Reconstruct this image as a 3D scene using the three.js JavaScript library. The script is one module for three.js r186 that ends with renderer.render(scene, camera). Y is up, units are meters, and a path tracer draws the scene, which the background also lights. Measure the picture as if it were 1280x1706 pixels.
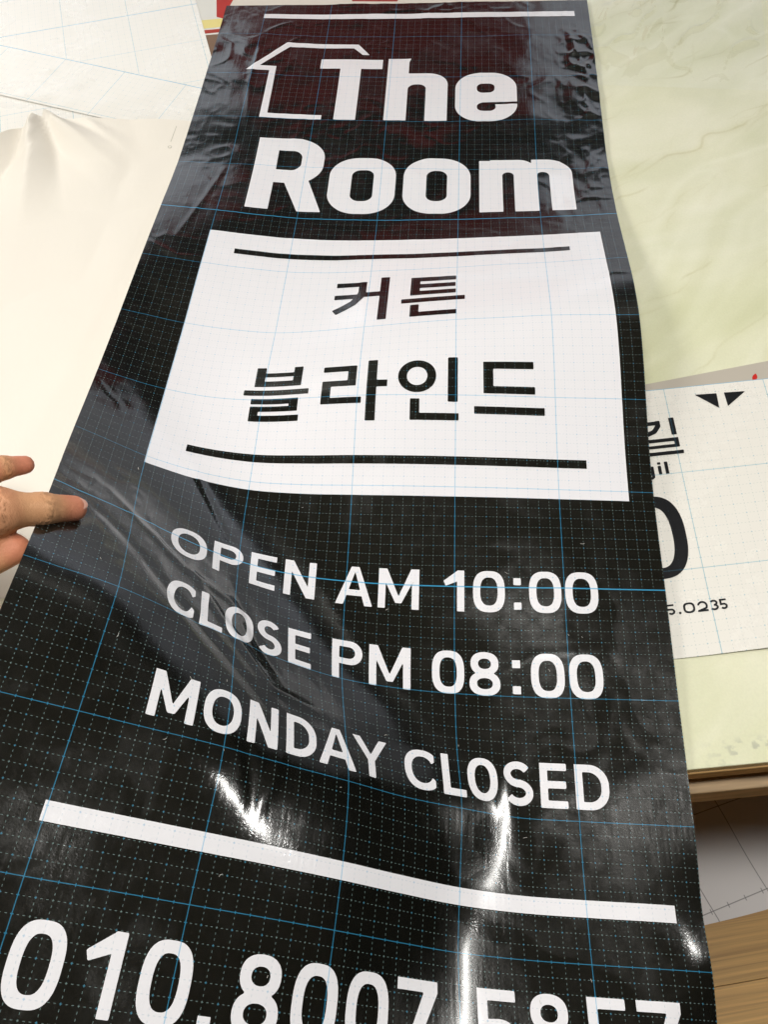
import * as THREE from 'three';
import { MarchingCubes } from 'three/addons/objects/MarchingCubes.js';
import { mergeGeometries, mergeVertices } from 'three/addons/utils/BufferGeometryUtils.js';
import { RoundedBoxGeometry } from 'three/addons/geometries/RoundedBoxGeometry.js';
import { RectAreaLightUniformsLib } from 'three/addons/lights/RectAreaLightUniformsLib.js';

// ------------------------------------------------------------------ camera, light, exposure
const scene = new THREE.Scene();
scene.background = new THREE.Color(0x000000);
const camera = new THREE.PerspectiveCamera(65.034, 769 / 1024, 0.02, 40);
camera.position.set(0.0718, 0.6879, 0.5044);
camera.rotation.setFromRotationMatrix(new THREE.Matrix4().makeBasis(
  new THREE.Vector3(0.998035, -0.025224, -0.057358), new THREE.Vector3(-0.037288, 0.496594, -0.867182), new THREE.Vector3(0.050357, 0.867616, 0.494677)));
scene.add(camera);
const renderer = new THREE.WebGLRenderer({ antialias: true });
renderer.setSize(769, 1024);
renderer.toneMapping = THREE.LinearToneMapping;
renderer.toneMappingExposure = 1.03;
renderer.shadowMap.enabled = true;
RectAreaLightUniformsLib.init();
const CEILING = 1.95;
// ceiling lamps out of view, placed for the film glints and table light: centre x, z, size along x, size along z, radiance
const LAMPS = [
  [2.00, -0.50, 0.12, 0.46, 48, 'over the right side of the table, placed for the film glints'],
  [0.02, 0.38, 1.25, 0.2, 37, 'straight above the near edge of the table, placed to light the papers'],
  [-1.95, -0.20, 0.90, 1.25, 6, 'over the left side of the table, placed to light that side'],
  [-2.45, -1.95, 1.25, 0.80, 11, 'in the far left corner, placed to brighten the far wall'],
];

// ------------------------------------------------------------------ helpers
function mulberry(a) { return () => { a |= 0; a = a + 0x6D2B79F5 | 0; let t = Math.imul(a ^ a >>> 15, 1 | a); t = t + Math.imul(t ^ t >>> 7, 61 | t) ^ t; return ((t ^ t >>> 14) >>> 0) / 4294967296; }; }
const rand = mulberry(71);
const clamp = (x, a = 0, b = 1) => Math.min(b, Math.max(a, x));
const sstep = (a, b, x) => { const t = clamp((x - a) / (b - a)); return t * t * (3 - 2 * t); };
const mix = (a, b, t) => a + (b - a) * t;
const hash = (x, y, s) => { let h = Math.imul(x | 0, 374761393) ^ Math.imul(y | 0, 668265263) ^ Math.imul(s | 0, 2147483647 ^ 974711); h = Math.imul(h ^ h >>> 13, 1274126177); return ((h ^ h >>> 16) >>> 0) / 4294967296; };
function vnoise(x, y, seed = 0, per = 0) {          // value noise in -1..1, tiling with period per when set
  const xi = Math.floor(x), yi = Math.floor(y), fx = x - xi, fy = y - yi;
  const w = (v) => per ? ((v % per) + per) % per : v;
  const u = fx * fx * fx * (fx * (fx * 6 - 15) + 10), v = fy * fy * fy * (fy * (fy * 6 - 15) + 10);
  const a = hash(w(xi), w(yi), seed), b = hash(w(xi + 1), w(yi), seed), c = hash(w(xi), w(yi + 1), seed), d = hash(w(xi + 1), w(yi + 1), seed);
  return (a + (b - a) * u + (c - a) * v + (a - b - c + d) * u * v) * 2 - 1;
}
function fbm(x, y, oct, seed = 0, per = 0, gain = 0.5) {
  let s = 0, a = 1, n = 0;
  for (let o = 0; o < oct; o++) { s += a * vnoise(x, y, seed + o * 17, per); n += a; a *= gain; x *= 2; y *= 2; per *= 2; }
  return s / n;
}
const used = {};
function numbered(n) { const k = used[n] = (used[n] ?? -1) + 1; return k ? `${n}_${String(k).padStart(3, '0')}` : n; }
function tag(o, label, category, group) { o.userData.label = label; o.userData.category = category; if (group) o.userData.group = group; return o; }
function thing(name, label, category, pos = [0, 0, 0], group) {
  const g = new THREE.Group(); g.name = numbered(name); g.position.set(...pos); scene.add(g); return tag(g, label, category, group);
}
function mesh(name, geo, mat, parent) {
  const m = new THREE.Mesh(geo, mat); m.name = parent === scene ? numbered(name) : name; m.castShadow = m.receiveShadow = true; parent.add(m); return m;
}
function structure(o) { o.userData.kind = 'structure'; return o; }
function dataTex(n, m, fn, srgb, repeat) {
  const d = new Uint8Array(n * m * 4);
  for (let j = 0; j < m; j++) for (let i = 0; i < n; i++) {
    const c = fn(i / n, j / m), k = (j * n + i) * 4;
    if (typeof c === 'number') d[k] = d[k + 1] = d[k + 2] = clamp(c) * 255; else { d[k] = clamp(c[0], 0, 255); d[k + 1] = clamp(c[1], 0, 255); d[k + 2] = clamp(c[2], 0, 255); }
    d[k + 3] = 255;
  }
  const t = new THREE.DataTexture(d, n, m, THREE.RGBAFormat);
  t.magFilter = THREE.LinearFilter; t.minFilter = THREE.LinearMipmapLinearFilter; t.generateMipmaps = true;
  t.wrapS = t.wrapT = THREE.RepeatWrapping; if (srgb) t.colorSpace = THREE.SRGBColorSpace;
  if (repeat) t.repeat.set(...repeat); t.needsUpdate = true; return t;
}

// ------------------------------------------------------------------ printed grid of the transfer tape: 1 x 5 squares of 10 cm
function gridTile(bg, minor, major, bold, alphaMinor = 1) {
  const W = 512, H = 2048, cv = document.createElement('canvas'); cv.width = W; cv.height = H;
  const c = cv.getContext('2d'), px = W / 100, py = H / 500;         // pixels per mm
  const R = (x, y, w, h) => c.fillRect(x * px, y * py, w * px, h * py);
  c.fillStyle = bg; c.fillRect(0, 0, W, H);
  c.fillStyle = minor; c.globalAlpha = alphaMinor;
  for (let i = 0; i < 10; i++) if (i) for (let k = 0; k < 150; k++) R(i * 10 - 0.19, k * 10 / 3 - 0.72, 0.38, 1.44);
  for (let j = 0; j < 50; j++) if (j % 10) for (let k = 0; k <= 30; k++) R(k * 10 / 3 - 0.72, j * 10 - 0.19, 1.44, 0.38);
  c.fillStyle = major; c.globalAlpha = 0.55 * alphaMinor;
  for (let i = 0; i < 10; i++) for (let j = 0; j < 50; j++) if (i && j % 10 && (i + j) % 2 === 0) { R(i * 10 - 0.3, j * 10 - 0.8, 0.6, 1.6); R(i * 10 - 0.8, j * 10 - 0.3, 1.6, 0.6); }
  c.globalAlpha = 1;
  R(-0.33, 0, 0.66, 500); R(99.67, 0, 0.66, 500);
  for (let j = 0; j <= 5; j++) { c.fillStyle = j % 5 ? major : bold; const w = j % 5 ? 0.3 : 0.6; R(0, j * 100 - w, 100, 2 * w); }
  c.fillStyle = major;                                                // ticks on the long lines
  for (let j = 0; j < 50; j++) { R(0, j * 10 - 0.3, 1.0, 0.6); R(99, j * 10 - 0.3, 1.0, 0.6); }
  for (let j = 0; j <= 5; j++) for (let i = 0; i < 10; i++) R(i * 10 - 0.3, j * 100 - 1, 0.6, 2);
  const t = new THREE.CanvasTexture(cv); t.colorSpace = THREE.SRGBColorSpace; t.wrapS = t.wrapT = THREE.RepeatWrapping; t.magFilter = THREE.LinearFilter; t.anisotropy = 8; return t;
}
const TILE_BLACK = gridTile('#11110e', '#6f8886', '#2b7799', '#3a93bd');
const TILE_WHITE = gridTile('#ecebef', '#c3cfd8', '#a3c9e4', '#8fc0e0', 0.7);
const TILE_PAPER = gridTile('#f1eee6', '#c9cfc9', '#a2c3cf', '#78b0d2', 0.85);

// fine relief of the clear tape: shallow wrinkles, trapped air and grain (tile of 60 cm)
const tapeRelief = dataTex(1024, 1024, (u, v) => {
  const wx = fbm(u * 6, v * 6, 3, 5, 6) * 0.22, wy = fbm(u * 6, v * 6, 3, 31, 6) * 0.22;
  const r = 1 - Math.abs(fbm((u + wx * 0.5) * 9, (v + wy * 0.5) * 9, 3, 3, 9));
  const blob = sstep(0.02, 0.22, fbm((u + wx) * 12, (v + wy) * 12, 3, 77, 12));
  return 0.30 * Math.pow(r, 3) + 0.10 * blob + 0.24 * (0.5 + 0.5 * fbm(u * 44, v * 28, 3, 9, 44)) + 0.14 * (0.5 + 0.5 * vnoise(u * 260, v * 40, 12, 260)) + 0.12 * hash(u * 1024, v * 1024, 4);
}, false, [1 / 6, 5 / 6]);
const tapeGloss = dataTex(512, 512, (u, v) => {
  const wx = fbm(u * 5, v * 5, 3, 15, 5) * 0.3;
  const p = sstep(-0.12, 0.2, fbm((u + wx) * 7, (v - wx) * 7, 4, 41, 7));
  return 0.22 + 0.2 * p + 0.1 * hash(u * 512, v * 512, 8) + 0.1 * fbm(u * 60, v * 60, 2, 6, 60);
}, false, [1 / 6, 5 / 6]);
const sheetMat = (map, o = {}) => new THREE.MeshPhysicalMaterial({ map, roughness: 0.46, roughnessMap: tapeGloss, bumpMap: tapeRelief, bumpScale: 0.0003, ior: 1.62, clearcoat: 1, clearcoatRoughness: 0.12, side: THREE.DoubleSide, ...o });
const blackVinyl = sheetMat(TILE_BLACK), whiteVinyl = sheetMat(TILE_WHITE);
const backingMat = new THREE.MeshStandardMaterial({ color: 0xdedbd2, roughness: 0.7, side: THREE.DoubleSide });

// ------------------------------------------------------------------ room out of view, toned for what the gloss mirrors: ceiling, far wall
{
  const plaster = new THREE.MeshStandardMaterial({ color: 0x8d8a80, roughness: 0.95 });
  structure(mesh('ceiling', new THREE.BoxGeometry(6.4, 0.1, 6.4), plaster, scene)).position.set(0, CEILING + 0.05, -0.2);
  structure(mesh('wall', new THREE.BoxGeometry(6.4, 2.16, 0.1), new THREE.MeshStandardMaterial({ color: 0xdee2ea, roughness: 0.9 }), scene)).position.set(0, -0.72 + 1.08, -2.75);  // out of view, pale for the grey sheen it gives the film
  structure(mesh('unseen_upper_wall', new THREE.BoxGeometry(6.4, CEILING - 1.44, 0.1), new THREE.MeshStandardMaterial({ color: 0x2b2e30, roughness: 0.8 }), scene)).position.set(0, (CEILING + 1.44) / 2, -2.75);  // unseen dark band, placed to darken the reflection on the film
}
// ------------------------------------------------------------------ floor boards
const FLOOR = -0.72, TURN = 0.1443;
{
  const floor = new THREE.Group(); floor.name = 'floor'; structure(floor); scene.add(floor); floor.position.set(0.3, FLOOR, 0.3); floor.rotation.y = TURN + 0.06;
  const variants = [0, 1, 2].map((v) => new THREE.MeshStandardMaterial({
    roughness: 0.42, bumpScale: 0.0002, map: dataTex(512, 256, (x, y) => {
      const g = fbm(x * 3 + v * 11, y * 34 + fbm(x * 2.5, y * 6, 3, 60 + v) * 3.2, 4, 50 + v), f = fbm(x * 14, y * 120, 2, 90 + v), k = 1 + 0.13 * g + 0.06 * f - 0.05 * v;
      return [214 * k, 172 * k + 2 * g, 112 * k];
    }, true) }));
  const g = new RoundedBoxGeometry(1.1992, 0.014, 0.1493, 2, 0.0006);
  for (let r = -9; r <= 9; r++) for (let c = -2; c <= 1; c++) {
    const m = mesh('floor_board', g, variants[(r * 7 + c * 5 + 90) % 3], floor);
    m.position.set(c * 1.2 + (r % 3) * 0.37 + 0.4, -0.007, r * 0.15 + 0.016);
  }
  const base = mesh('subfloor', new THREE.BoxGeometry(6.4, 0.04, 6.4), new THREE.MeshStandardMaterial({ color: 0x2c2118, roughness: 0.9 }), floor); base.position.set(0, -0.0345, -0.4);
}
const SHEET_NODES = [
[-3001,40,-8001,-2501,39,-8000,-2001,39,-8000,-1500,40,-7999,-1000,40,-7999,-500,40,-7999,0,40,-7999,500,40,-7999,1000,41,-7999,1500,41,-8000,2000,40,-8000,2500,41,-8000,3000,41,-8000],
[-3001,46,-7501,-2501,48,-7500,-2001,46,-7500,-1501,37,-7499,-1001,29,-7499,-500,29,-7499,0,30,-7499,500,34,-7499,1000,38,-7500,1500,46,-7500,2000,54,-7500,2501,55,-7500,3001,57,-7500],
[-3001,52,-7001,-2502,58,-7000,-2002,56,-7000,-1501,35,-7000,-1001,14,-6999,-500,20,-6999,0,20,-7000,500,28,-7000,1001,35,-7000,1501,51,-7000,2001,70,-7000,2501,67,-7000,3001,71,-7000],
[-3002,54,-6501,-2502,59,-6500,-2001,55,-6500,-1501,37,-6500,-1001,20,-6500,-500,20,-6500,0,21,-6500,500,28,-6500,1000,37,-6500,1501,50,-6500,2001,62,-6500,2501,64,-6500,3001,67,-6500],
[-3002,55,-6001,-2502,64,-6001,-2001,62,-6001,-1501,39,-6000,-1001,16,-6000,-500,19,-6000,0,18,-6000,500,27,-6000,1000,37,-6000,1500,50,-6000,2001,63,-6000,2501,63,-6000,3001,65,-6000],
[-3002,52,-5501,-2502,60,-5501,-2001,59,-5501,-1501,43,-5501,-1001,27,-5500,-500,22,-5500,0,20,-5500,500,26,-5500,1000,35,-5500,1500,50,-5500,2000,63,-5500,2500,64,-5500,3000,63,-5500],
[-3002,53,-5001,-2502,62,-5001,-2002,64,-5001,-1501,44,-5001,-1001,28,-5001,-501,22,-5001,0,16,-5000,500,23,-5000,1000,30,-5001,1500,50,-5001,2000,75,-5000,2500,67,-5000,3000,66,-5000],
[-3002,61,-4501,-2502,61,-4501,-2002,55,-4502,-1502,42,-4502,-1001,29,-4501,-501,24,-4501,-1,23,-4501,500,26,-4501,1000,32,-4501,1500,46,-4501,1999,59,-4501,2499,60,-4500,2999,61,-4500],
[-3002,94,-4002,-2502,82,-4002,-2002,67,-4002,-1502,47,-4002,-1002,27,-4001,-501,25,-4001,-1,26,-4001,499,29,-4001,999,34,-4001,1499,47,-4001,1999,62,-4001,2499,69,-4000,2999,78,-4000],
[-2999,159,-3505,-2500,133,-3505,-2001,104,-3504,-1502,70,-3503,-1002,42,-3502,-502,31,-3501,-1,31,-3501,499,38,-3501,999,50,-3501,1498,67,-3501,1998,87,-3501,2497,108,-3502,2997,129,-3502],
[-2996,236,-3010,-2497,196,-3009,-1999,153,-3007,-1501,103,-3004,-1002,59,-3002,-502,46,-3002,-2,48,-3002,498,65,-3002,998,86,-3002,1497,113,-3003,1996,141,-3004,2495,176,-3006,2993,211,-3009],
[-2991,315,-2516,-2494,259,-2513,-1997,199,-2509,-1501,137,-2506,-1003,90,-2504,-503,76,-2503,-3,92,-2504,496,119,-2505,995,150,-2507,1494,188,-2509,1992,227,-2512,2490,274,-2516,2987,322,-2521],
[-2984,395,-2020,-2491,315,-2016,-1997,238,-2011,-1502,165,-2007,-1003,114,-2005,-503,115,-2005,-5,156,-2008,493,196,-2011,991,237,-2014,1488,287,-2019,1986,331,-2022,2483,388,-2030,2980,439,-2035],
[-2974,479,-1525,-2487,370,-1518,-1997,269,-1513,-1504,188,-1509,-1005,145,-1506,-505,162,-1507,-8,220,-1513,488,284,-1519,985,344,-1525,1482,398,-1531,1979,449,-1536,2477,495,-1541,2976,537,-1546],
[-2959,569,-1030,-2482,423,-1020,-1999,295,-1013,-1506,210,-1009,-1006,175,-1007,-507,221,-1012,-12,293,-1019,484,365,-1026,980,429,-1033,1479,475,-1037,1978,521,-1042,2478,542,-1044,2978,564,-1047],
[-2935,675,-539,-2471,491,-524,-1997,336,-514,-1507,242,-511,-1007,228,-512,-509,284,-518,-14,353,-523,484,408,-528,983,447,-533,1483,470,-538,1983,485,-542,2483,494,-547,2983,502,-552],
[-2898,803,-54,-2451,582,-30,-1991,391,-15,-1504,274,-12,-1005,252,-15,-508,310,-20,-11,370,-24,489,396,-29,989,408,-35,1490,406,-42,1990,395,-51,2490,393,-58,2990,390,-65],
[-2840,967,417,-2412,711,453,-1969,482,479,-1497,318,487,-1001,248,482,-501,274,477,-3,312,473,497,329,467,997,330,459,1496,320,450,1996,305,441,2496,294,432,2996,284,423],
[-2756,1168,869,-2347,885,919,-1928,616,961,-1477,398,981,-996,254,982,-495,213,971,5,226,965,505,237,958,1004,241,951,1504,239,943,2004,229,934,2504,221,926,3003,210,917],
[-2647,1401,1298,-2248,1107,1357,-1846,816,1414,-1427,545,1458,-974,330,1476,-488,202,1470,12,157,1459,512,151,1451,1012,161,1444,1512,172,1438,2012,180,1431,2511,180,1424,3011,177,1416],
[-2531,1643,1721,-2131,1351,1779,-1733,1056,1839,-1342,751,1906,-924,476,1952,-467,270,1965,21,155,1958,519,104,1948,1020,100,1940,1520,112,1934,2019,140,1929,2519,149,1923,3019,159,1916],
[-2431,1866,2157,-2020,1585,2208,-1618,1294,2264,-1234,982,2336,-845,674,2403,-424,404,2446,39,213,2455,529,102,2448,1028,53,2437,1529,52,2430,2028,79,2426,2526,107,2421,3025,131,2416],
[-2372,2036,2623,-1944,1779,2662,-1518,1516,2703,-1130,1207,2769,-745,895,2839,-352,593,2902,78,336,2939,547,158,2943,1038,53,2937,1536,17,2929,2035,32,2924,2533,67,2920,3031,100,2916],
[-2362,2129,3113,-1930,1881,3152,-1495,1641,3191,-1072,1380,3236,-662,1099,3288,-262,806,3345,152,535,3392,586,291,3423,1053,110,3433,1543,13,3430,2041,18,3426,2539,44,3421,3038,73,3416],
[-2374,2188,3610,-1938,1948,3649,-1496,1720,3686,-1056,1488,3725,-615,1255,3762,-195,990,3806,230,733,3845,645,463,3887,1089,242,3913,1549,56,3932,2046,28,3928,2544,39,3922,3044,52,3917],
[-2391,2239,4108,-1958,1994,4147,-1521,1756,4186,-1076,1532,4223,-628,1314,4260,-188,1080,4297,243,830,4336,658,554,4376,1084,293,4410,1554,128,4429,2050,75,4428,2549,58,4423,3049,48,4418],
[-2407,2292,4606,-1979,2038,4646,-1550,1785,4687,-1103,1562,4722,-658,1338,4759,-211,1116,4795,224,872,4833,642,597,4871,1075,347,4906,1561,216,4922,2057,143,4924,2555,98,4922,3053,60,4919],
[-2423,2344,5104,-1993,2092,5144,-1561,1842,5183,-1122,1605,5220,-680,1374,5257,-238,1142,5294,198,900,5330,636,659,5366,1093,456,5395,1574,323,5409,2066,228,5416,2561,156,5418,3057,91,5419],
[-2438,2396,5602,-2004,2149,5641,-1570,1903,5679,-1134,1661,5717,-695,1423,5754,-254,1188,5791,190,959,5826,643,749,5858,1111,573,5882,1590,433,5897,2077,321,5907,2568,225,5913,3060,135,5918],
[-2452,2448,6100,-2017,2204,6138,-1580,1961,6176,-1143,1720,6213,-703,1484,6250,-258,1257,6285,195,1046,6318,658,857,6346,1129,691,6368,1607,546,6384,2090,417,6397,2576,299,6407,3063,184,6416],
[-2468,2500,6597,-2030,2259,6635,-1592,2018,6672,-1152,1780,6709,-707,1551,6745,-256,1337,6779,205,1143,6808,674,969,6833,1148,809,6853,1625,659,6871,2104,515,6887,2584,375,6901,3065,236,6914]];

// ------------------------------------------------------------------ the long sign: a developable sheet over 5 cm nodes (0.1 mm units), s across, t along, in 10 cm squares
const NS = 13, NT = 31;
function node(i, j, k) {
  if (i < 0) return 2 * node(0, j, k) - node(1, j, k);
  if (i >= NS) return 2 * node(NS - 1, j, k) - node(NS - 2, j, k);
  if (j < 0) return 2 * node(i, 0, k) - node(i, 1, k);
  if (j >= NT) return 2 * node(i, NT - 1, k) - node(i, NT - 2, k);
  let v = SHEET_NODES[j][i * 3 + k] * 1e-4;
  if (k === 2 && j < 2) v += 0.006 * (3.3 - i * 0.5) / 2.35 * (1 - j * 0.5) / 0.59;
  return v;
}
const cr = (a, b, c, d, u) => 0.5 * (2 * b + (c - a) * u + (2 * a - 5 * b + 4 * c - d) * u * u + (3 * b - a - 3 * c + d) * u * u * u);
function smoothSheet(s, t) {
  const a = s / 0.5, b = (t + 1) / 0.5, i = clamp(Math.floor(a), 0, NS - 2), j = clamp(Math.floor(b), 0, NT - 2), u = a - i, v = b - j, p = [0, 0, 0];
  for (let k = 0; k < 3; k++) { const r = []; for (let q = -1; q < 3; q++) r.push(cr(node(i - 1, j + q, k), node(i, j + q, k), node(i + 1, j + q, k), node(i + 2, j + q, k), u)); p[k] = cr(r[0], r[1], r[2], r[3], v); }
  return p;
}
function segDist(x, y, a, b) { const dx = b[0] - a[0], dy = b[1] - a[1], k = clamp(((x - a[0]) * dx + (y - a[1]) * dy) / (dx * dx + dy * dy)); return [Math.hypot(x - a[0] - k * dx, y - a[1] - k * dy), k]; }
// creases pressed into the sheet: points (s, t), half width in squares, height in metres
const CREASES = [
  [[[0.36, 7.16], [0.48, 7.28], [0.60, 7.36], [0.66, 7.50]], 0.022, 0.0010],
  [[[0.42, 7.18], [0.56, 7.32], [0.72, 7.40]], 0.016, -0.0008],
  [[[1.18, 7.75], [1.45, 7.95], [1.66, 8.35], [1.86, 8.75], [2.05, 8.88]], 0.028, 0.0009],
  [[[0.55, 9.05], [0.95, 9.35], [1.35, 9.75], [1.9, 10.2], [2.3, 10.55]], 0.05, -0.0012],
  [[[0.75, 8.75], [1.05, 9.05], [1.5, 9.4], [1.95, 9.55], [2.15, 9.75]], 0.035, 0.0010],
  [[[1.55, 9.35], [1.9, 9.85], [2.35, 10.35], [2.72, 10.42]], 0.04, 0.0012],
  [[[1.95, 9.3], [2.2, 9.9], [2.45, 10.25]], 0.05, -0.0010],
  [[[2.30, 11.43], [2.42, 11.1], [2.46, 10.75]], 0.05, 0.0004],
  [[[2.30, 11.43], [2.2, 11.05], [2.14, 10.85]], 0.045, -0.0005],
  [[[1.35, 11.02], [1.7, 11.14], [2.0, 11.28], [2.34, 11.44]], 0.16, 0.0009],
  [[[4.28, 10.45], [4.36, 10.7], [4.34, 11.0]], 0.06, 0.0006],
  [[[0.34, 4.75], [0.7, 4.95], [1.0, 4.9]], 0.03, 0.0007],
  [[[5.35, 3.72], [5.6, 3.62], [5.9, 3.66]], 0.02, 0.0009],
  [[[5.5, 5.42], [5.7, 5.28], [5.9, 5.3]], 0.03, 0.0008],
  [[[1.05, 0.1], [1.0, 1.2], [1.12, 2.3]], 0.03, 0.0006],
  [[[0.95, 3.1], [0.8, 3.8], [0.62, 4.6]], 0.03, 0.0006],
  [[[4.3, 9.85], [4.7, 9.62], [5.3, 9.55]], 0.02, 0.0003],
];
function wrinkle(s, t) {
  let h = 0;
  const top = 1 - sstep(4.2, 6.2, t), left = (1 - sstep(0.9, 1.7, s)) * (1 - sstep(9.4, 10.2, t)), band = Math.exp(-(((t - 9.3 - (s - 1) * 0.55) / 0.75) ** 2)) * (1 - sstep(2.6, 3.6, s));
  const patch = sstep(-0.25, 0.45, fbm(s * 0.9 + 7, t * 0.8, 2, 231));
  const m = clamp(0.10 + 0.85 * top + 0.55 * left + 0.6 * band) * (0.5 + 0.5 * patch);
  h += 0.0013 * m * fbm(s * 1.7 + 3, t * 1.5, 2, 201);
  h += 0.0045 * Math.exp(-(((s - 4.7) / 0.9) ** 2) - (((t - 10.6) / 0.7) ** 2));
  const wx = s + 0.35 * fbm(s * 2.2, t * 2.2, 2, 205), wt = t + 0.35 * fbm(s * 2.2, t * 2.2, 2, 209);
  h += 0.0007 * m * (1 - Math.abs(fbm(wx * 2.6, wt * 2.3, 2, 213))) ** 3;
  h += 0.00012 * m * fbm(s * 8, t * 6, 3, 217);
  const crump = Math.exp(-(((s - 5.72) / 0.26) ** 2)) * (sstep(-0.4, 0.3, t) * (1 - sstep(1.5, 2.3, t)) + 0.35 * sstep(2.2, 3, t) * (1 - sstep(3.6, 4.4, t)));
  if (crump > 0.01) h += crump * (0.0030 * (1 - Math.abs(fbm(s * 3.1 + t * 0.6, t * 1.7 - s, 2, 221))) ** 3 + 0.0016 * (1 - Math.abs(fbm(s * 6 - t, t * 3.4, 2, 225))) ** 4);
  for (const [pts, w, a] of CREASES) {
    if (s < pts[0][0] - 1.6 || s > pts[0][0] + 2.6 || Math.abs(t - pts[0][1]) > 2.8) continue;
    let best = 9, at = 0;
    for (let i = 0; i + 1 < pts.length; i++) { const [d, k] = segDist(s, t, pts[i], pts[i + 1]); if (d < best) { best = d; at = (i + k) / (pts.length - 1); } }
    if (best < w * 3) h += a * Math.exp(-((best / w) ** 2)) * Math.pow(Math.sin(Math.PI * clamp(0.06 + at * 0.9)), 0.6);
  }
  const d = ((s - 5.92) * 0.72 + (t - 11.92) * 0.70) / 0.05;          // free lower corner folds down
  h -= 0.05 * 0.1 * 0.32 * (d > 20 ? d : Math.log(1 + Math.exp(d)));
  h -= 0.0105 * Math.exp(-(((s - 6.12) / 0.36) ** 2) - (((t - 11.60) / 0.36) ** 2));      // dimple at the right edge
  h -= 0.0028 * Math.exp(-(((s - 0.53) / 0.13) ** 2) - (((t - 9.3) / 0.16) ** 2));          // pressed in by the fingertip
  return h;
}
const T0 = -0.875, T1 = 13.35, S_RIGHT = 5.905;
const sLeft = (t) => 0.315 + 0.05 * (1 - sstep(0, 3.2, t));
const DG = 0.025, GS0 = 0.2, GS = Math.round((6.05 - GS0) / DG) + 1, GT0 = -1, GT = Math.round((13.5 - GT0) / DG) + 1;
const SP = new Float32Array(GS * GT * 3), SN = new Float32Array(GS * GT * 3);
{
  const base = new Float32Array(GS * GT * 3);
  for (let j = 0; j < GT; j++) for (let i = 0; i < GS; i++) base.set(smoothSheet(GS0 + i * DG, GT0 + j * DG), (j * GS + i) * 3);
  const a = new THREE.Vector3(), b = new THREE.Vector3(), n = new THREE.Vector3();
  const normals = (src, out) => {
    const at = (i, j) => (clamp(j, 0, GT - 1) * GS + clamp(i, 0, GS - 1)) * 3;
    for (let j = 0; j < GT; j++) for (let i = 0; i < GS; i++) {
      let p = at(i + 1, j), q = at(i - 1, j); a.set(src[p] - src[q], src[p + 1] - src[q + 1], src[p + 2] - src[q + 2]);
      p = at(i, j + 1); q = at(i, j - 1); b.set(src[p] - src[q], src[p + 1] - src[q + 1], src[p + 2] - src[q + 2]);
      n.crossVectors(b, a).normalize(); out.set([n.x, n.y, n.z], (j * GS + i) * 3);
    }
  };
  normals(base, SN);
  for (let j = 0; j < GT; j++) for (let i = 0; i < GS; i++) {
    const k = (j * GS + i) * 3, t = GT0 + j * DG, h = wrinkle(GS0 + i * DG, t);
    for (let c = 0; c < 3; c++) SP[k + c] = base[k + c] + SN[k + c] * h;
    if (t < 11) { const lo = 0.0019 - 0.02 * sstep(10.2, 11, t); SP[k + 1] = Math.max(SP[k + 1], lo + 0.0004 * Math.tanh((SP[k + 1] - lo) * 400)); }
  }
  normals(SP, SN);
}
function sheetAt(s, t, off, P, N) {
  const a = clamp((s - GS0) / DG, 0, GS - 1.001), b = clamp((t - GT0) / DG, 0, GT - 1.001), i = Math.floor(a), j = Math.floor(b), u = a - i, v = b - j, k = (j * GS + i) * 3;
  const w = [(1 - u) * (1 - v), u * (1 - v), (1 - u) * v, u * v], q = [k, k + 3, k + GS * 3, k + GS * 3 + 3];
  const n = [0, 0, 0], p = [0, 0, 0];
  for (let c = 0; c < 3; c++) for (let m = 0; m < 4; m++) { n[c] += w[m] * SN[q[m] + c]; p[c] += w[m] * SP[q[m] + c]; }
  const l = 1 / Math.hypot(...n);
  for (let c = 0; c < 3; c++) { n[c] *= l; p[c] += n[c] * off; }
  P.push(...p); N.push(...n);
}
function buildGeo(P, N, U, I) {
  const g = new THREE.BufferGeometry();
  g.setAttribute('position', new THREE.Float32BufferAttribute(P, 3));
  if (N) g.setAttribute('normal', new THREE.Float32BufferAttribute(N, 3));
  g.setAttribute('uv', new THREE.Float32BufferAttribute(U, 2)); g.setIndex(I);
  if (!N) g.computeVertexNormals();
  return g;
}
const stUV = (s, t) => [s, (t - 4) / 5];
function sheetPatch(s0, s1, t0, t1, ns, nt, off) {                    // s0 may be a function of t
  const P = [], N = [], U = [], I = [];
  for (let j = 0; j <= nt; j++) for (let i = 0; i <= ns; i++) {
    const t = mix(t0, t1, j / nt), a = typeof s0 === 'function' ? s0(t) : s0, s = mix(a, s1, i / ns);
    sheetAt(s, t, off, P, N); U.push(...stUV(s, t));
    if (i < ns && j < nt) { const k = j * (ns + 1) + i; I.push(k, k + ns + 1, k + 1, k + 1, k + ns + 1, k + ns + 2); }
  }
  return buildGeo(P, N, U, I);
}

// ---- outlines as signed distances (negative inside) and a mesher that lays them on a surface
const box = (x0, y0, x1, y1) => (x, y) => { const dx = Math.max(x0 - x, x - x1), dy = Math.max(y0 - y, y - y1); return dx > 0 && dy > 0 ? Math.hypot(dx, dy) : Math.max(dx, dy); };
const rbox = (x0, y0, x1, y1, r) => (x, y) => { const dx = Math.max(x0 - x, x - x1) + r, dy = Math.max(y0 - y, y - y1) + r; return (dx > 0 && dy > 0 ? Math.hypot(dx, dy) : Math.max(dx, dy)) - r; };
const oval = (x0, y0, x1, y1, n = 2.3) => { const cx = (x0 + x1) / 2, cy = (y0 + y1) / 2, a = (x1 - x0) / 2, b = (y1 - y0) / 2; return (x, y) => (Math.pow(Math.pow(Math.abs((x - cx) / a), n) + Math.pow(Math.abs((y - cy) / b), n), 1 / n) - 1) * Math.min(a, b); };
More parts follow.
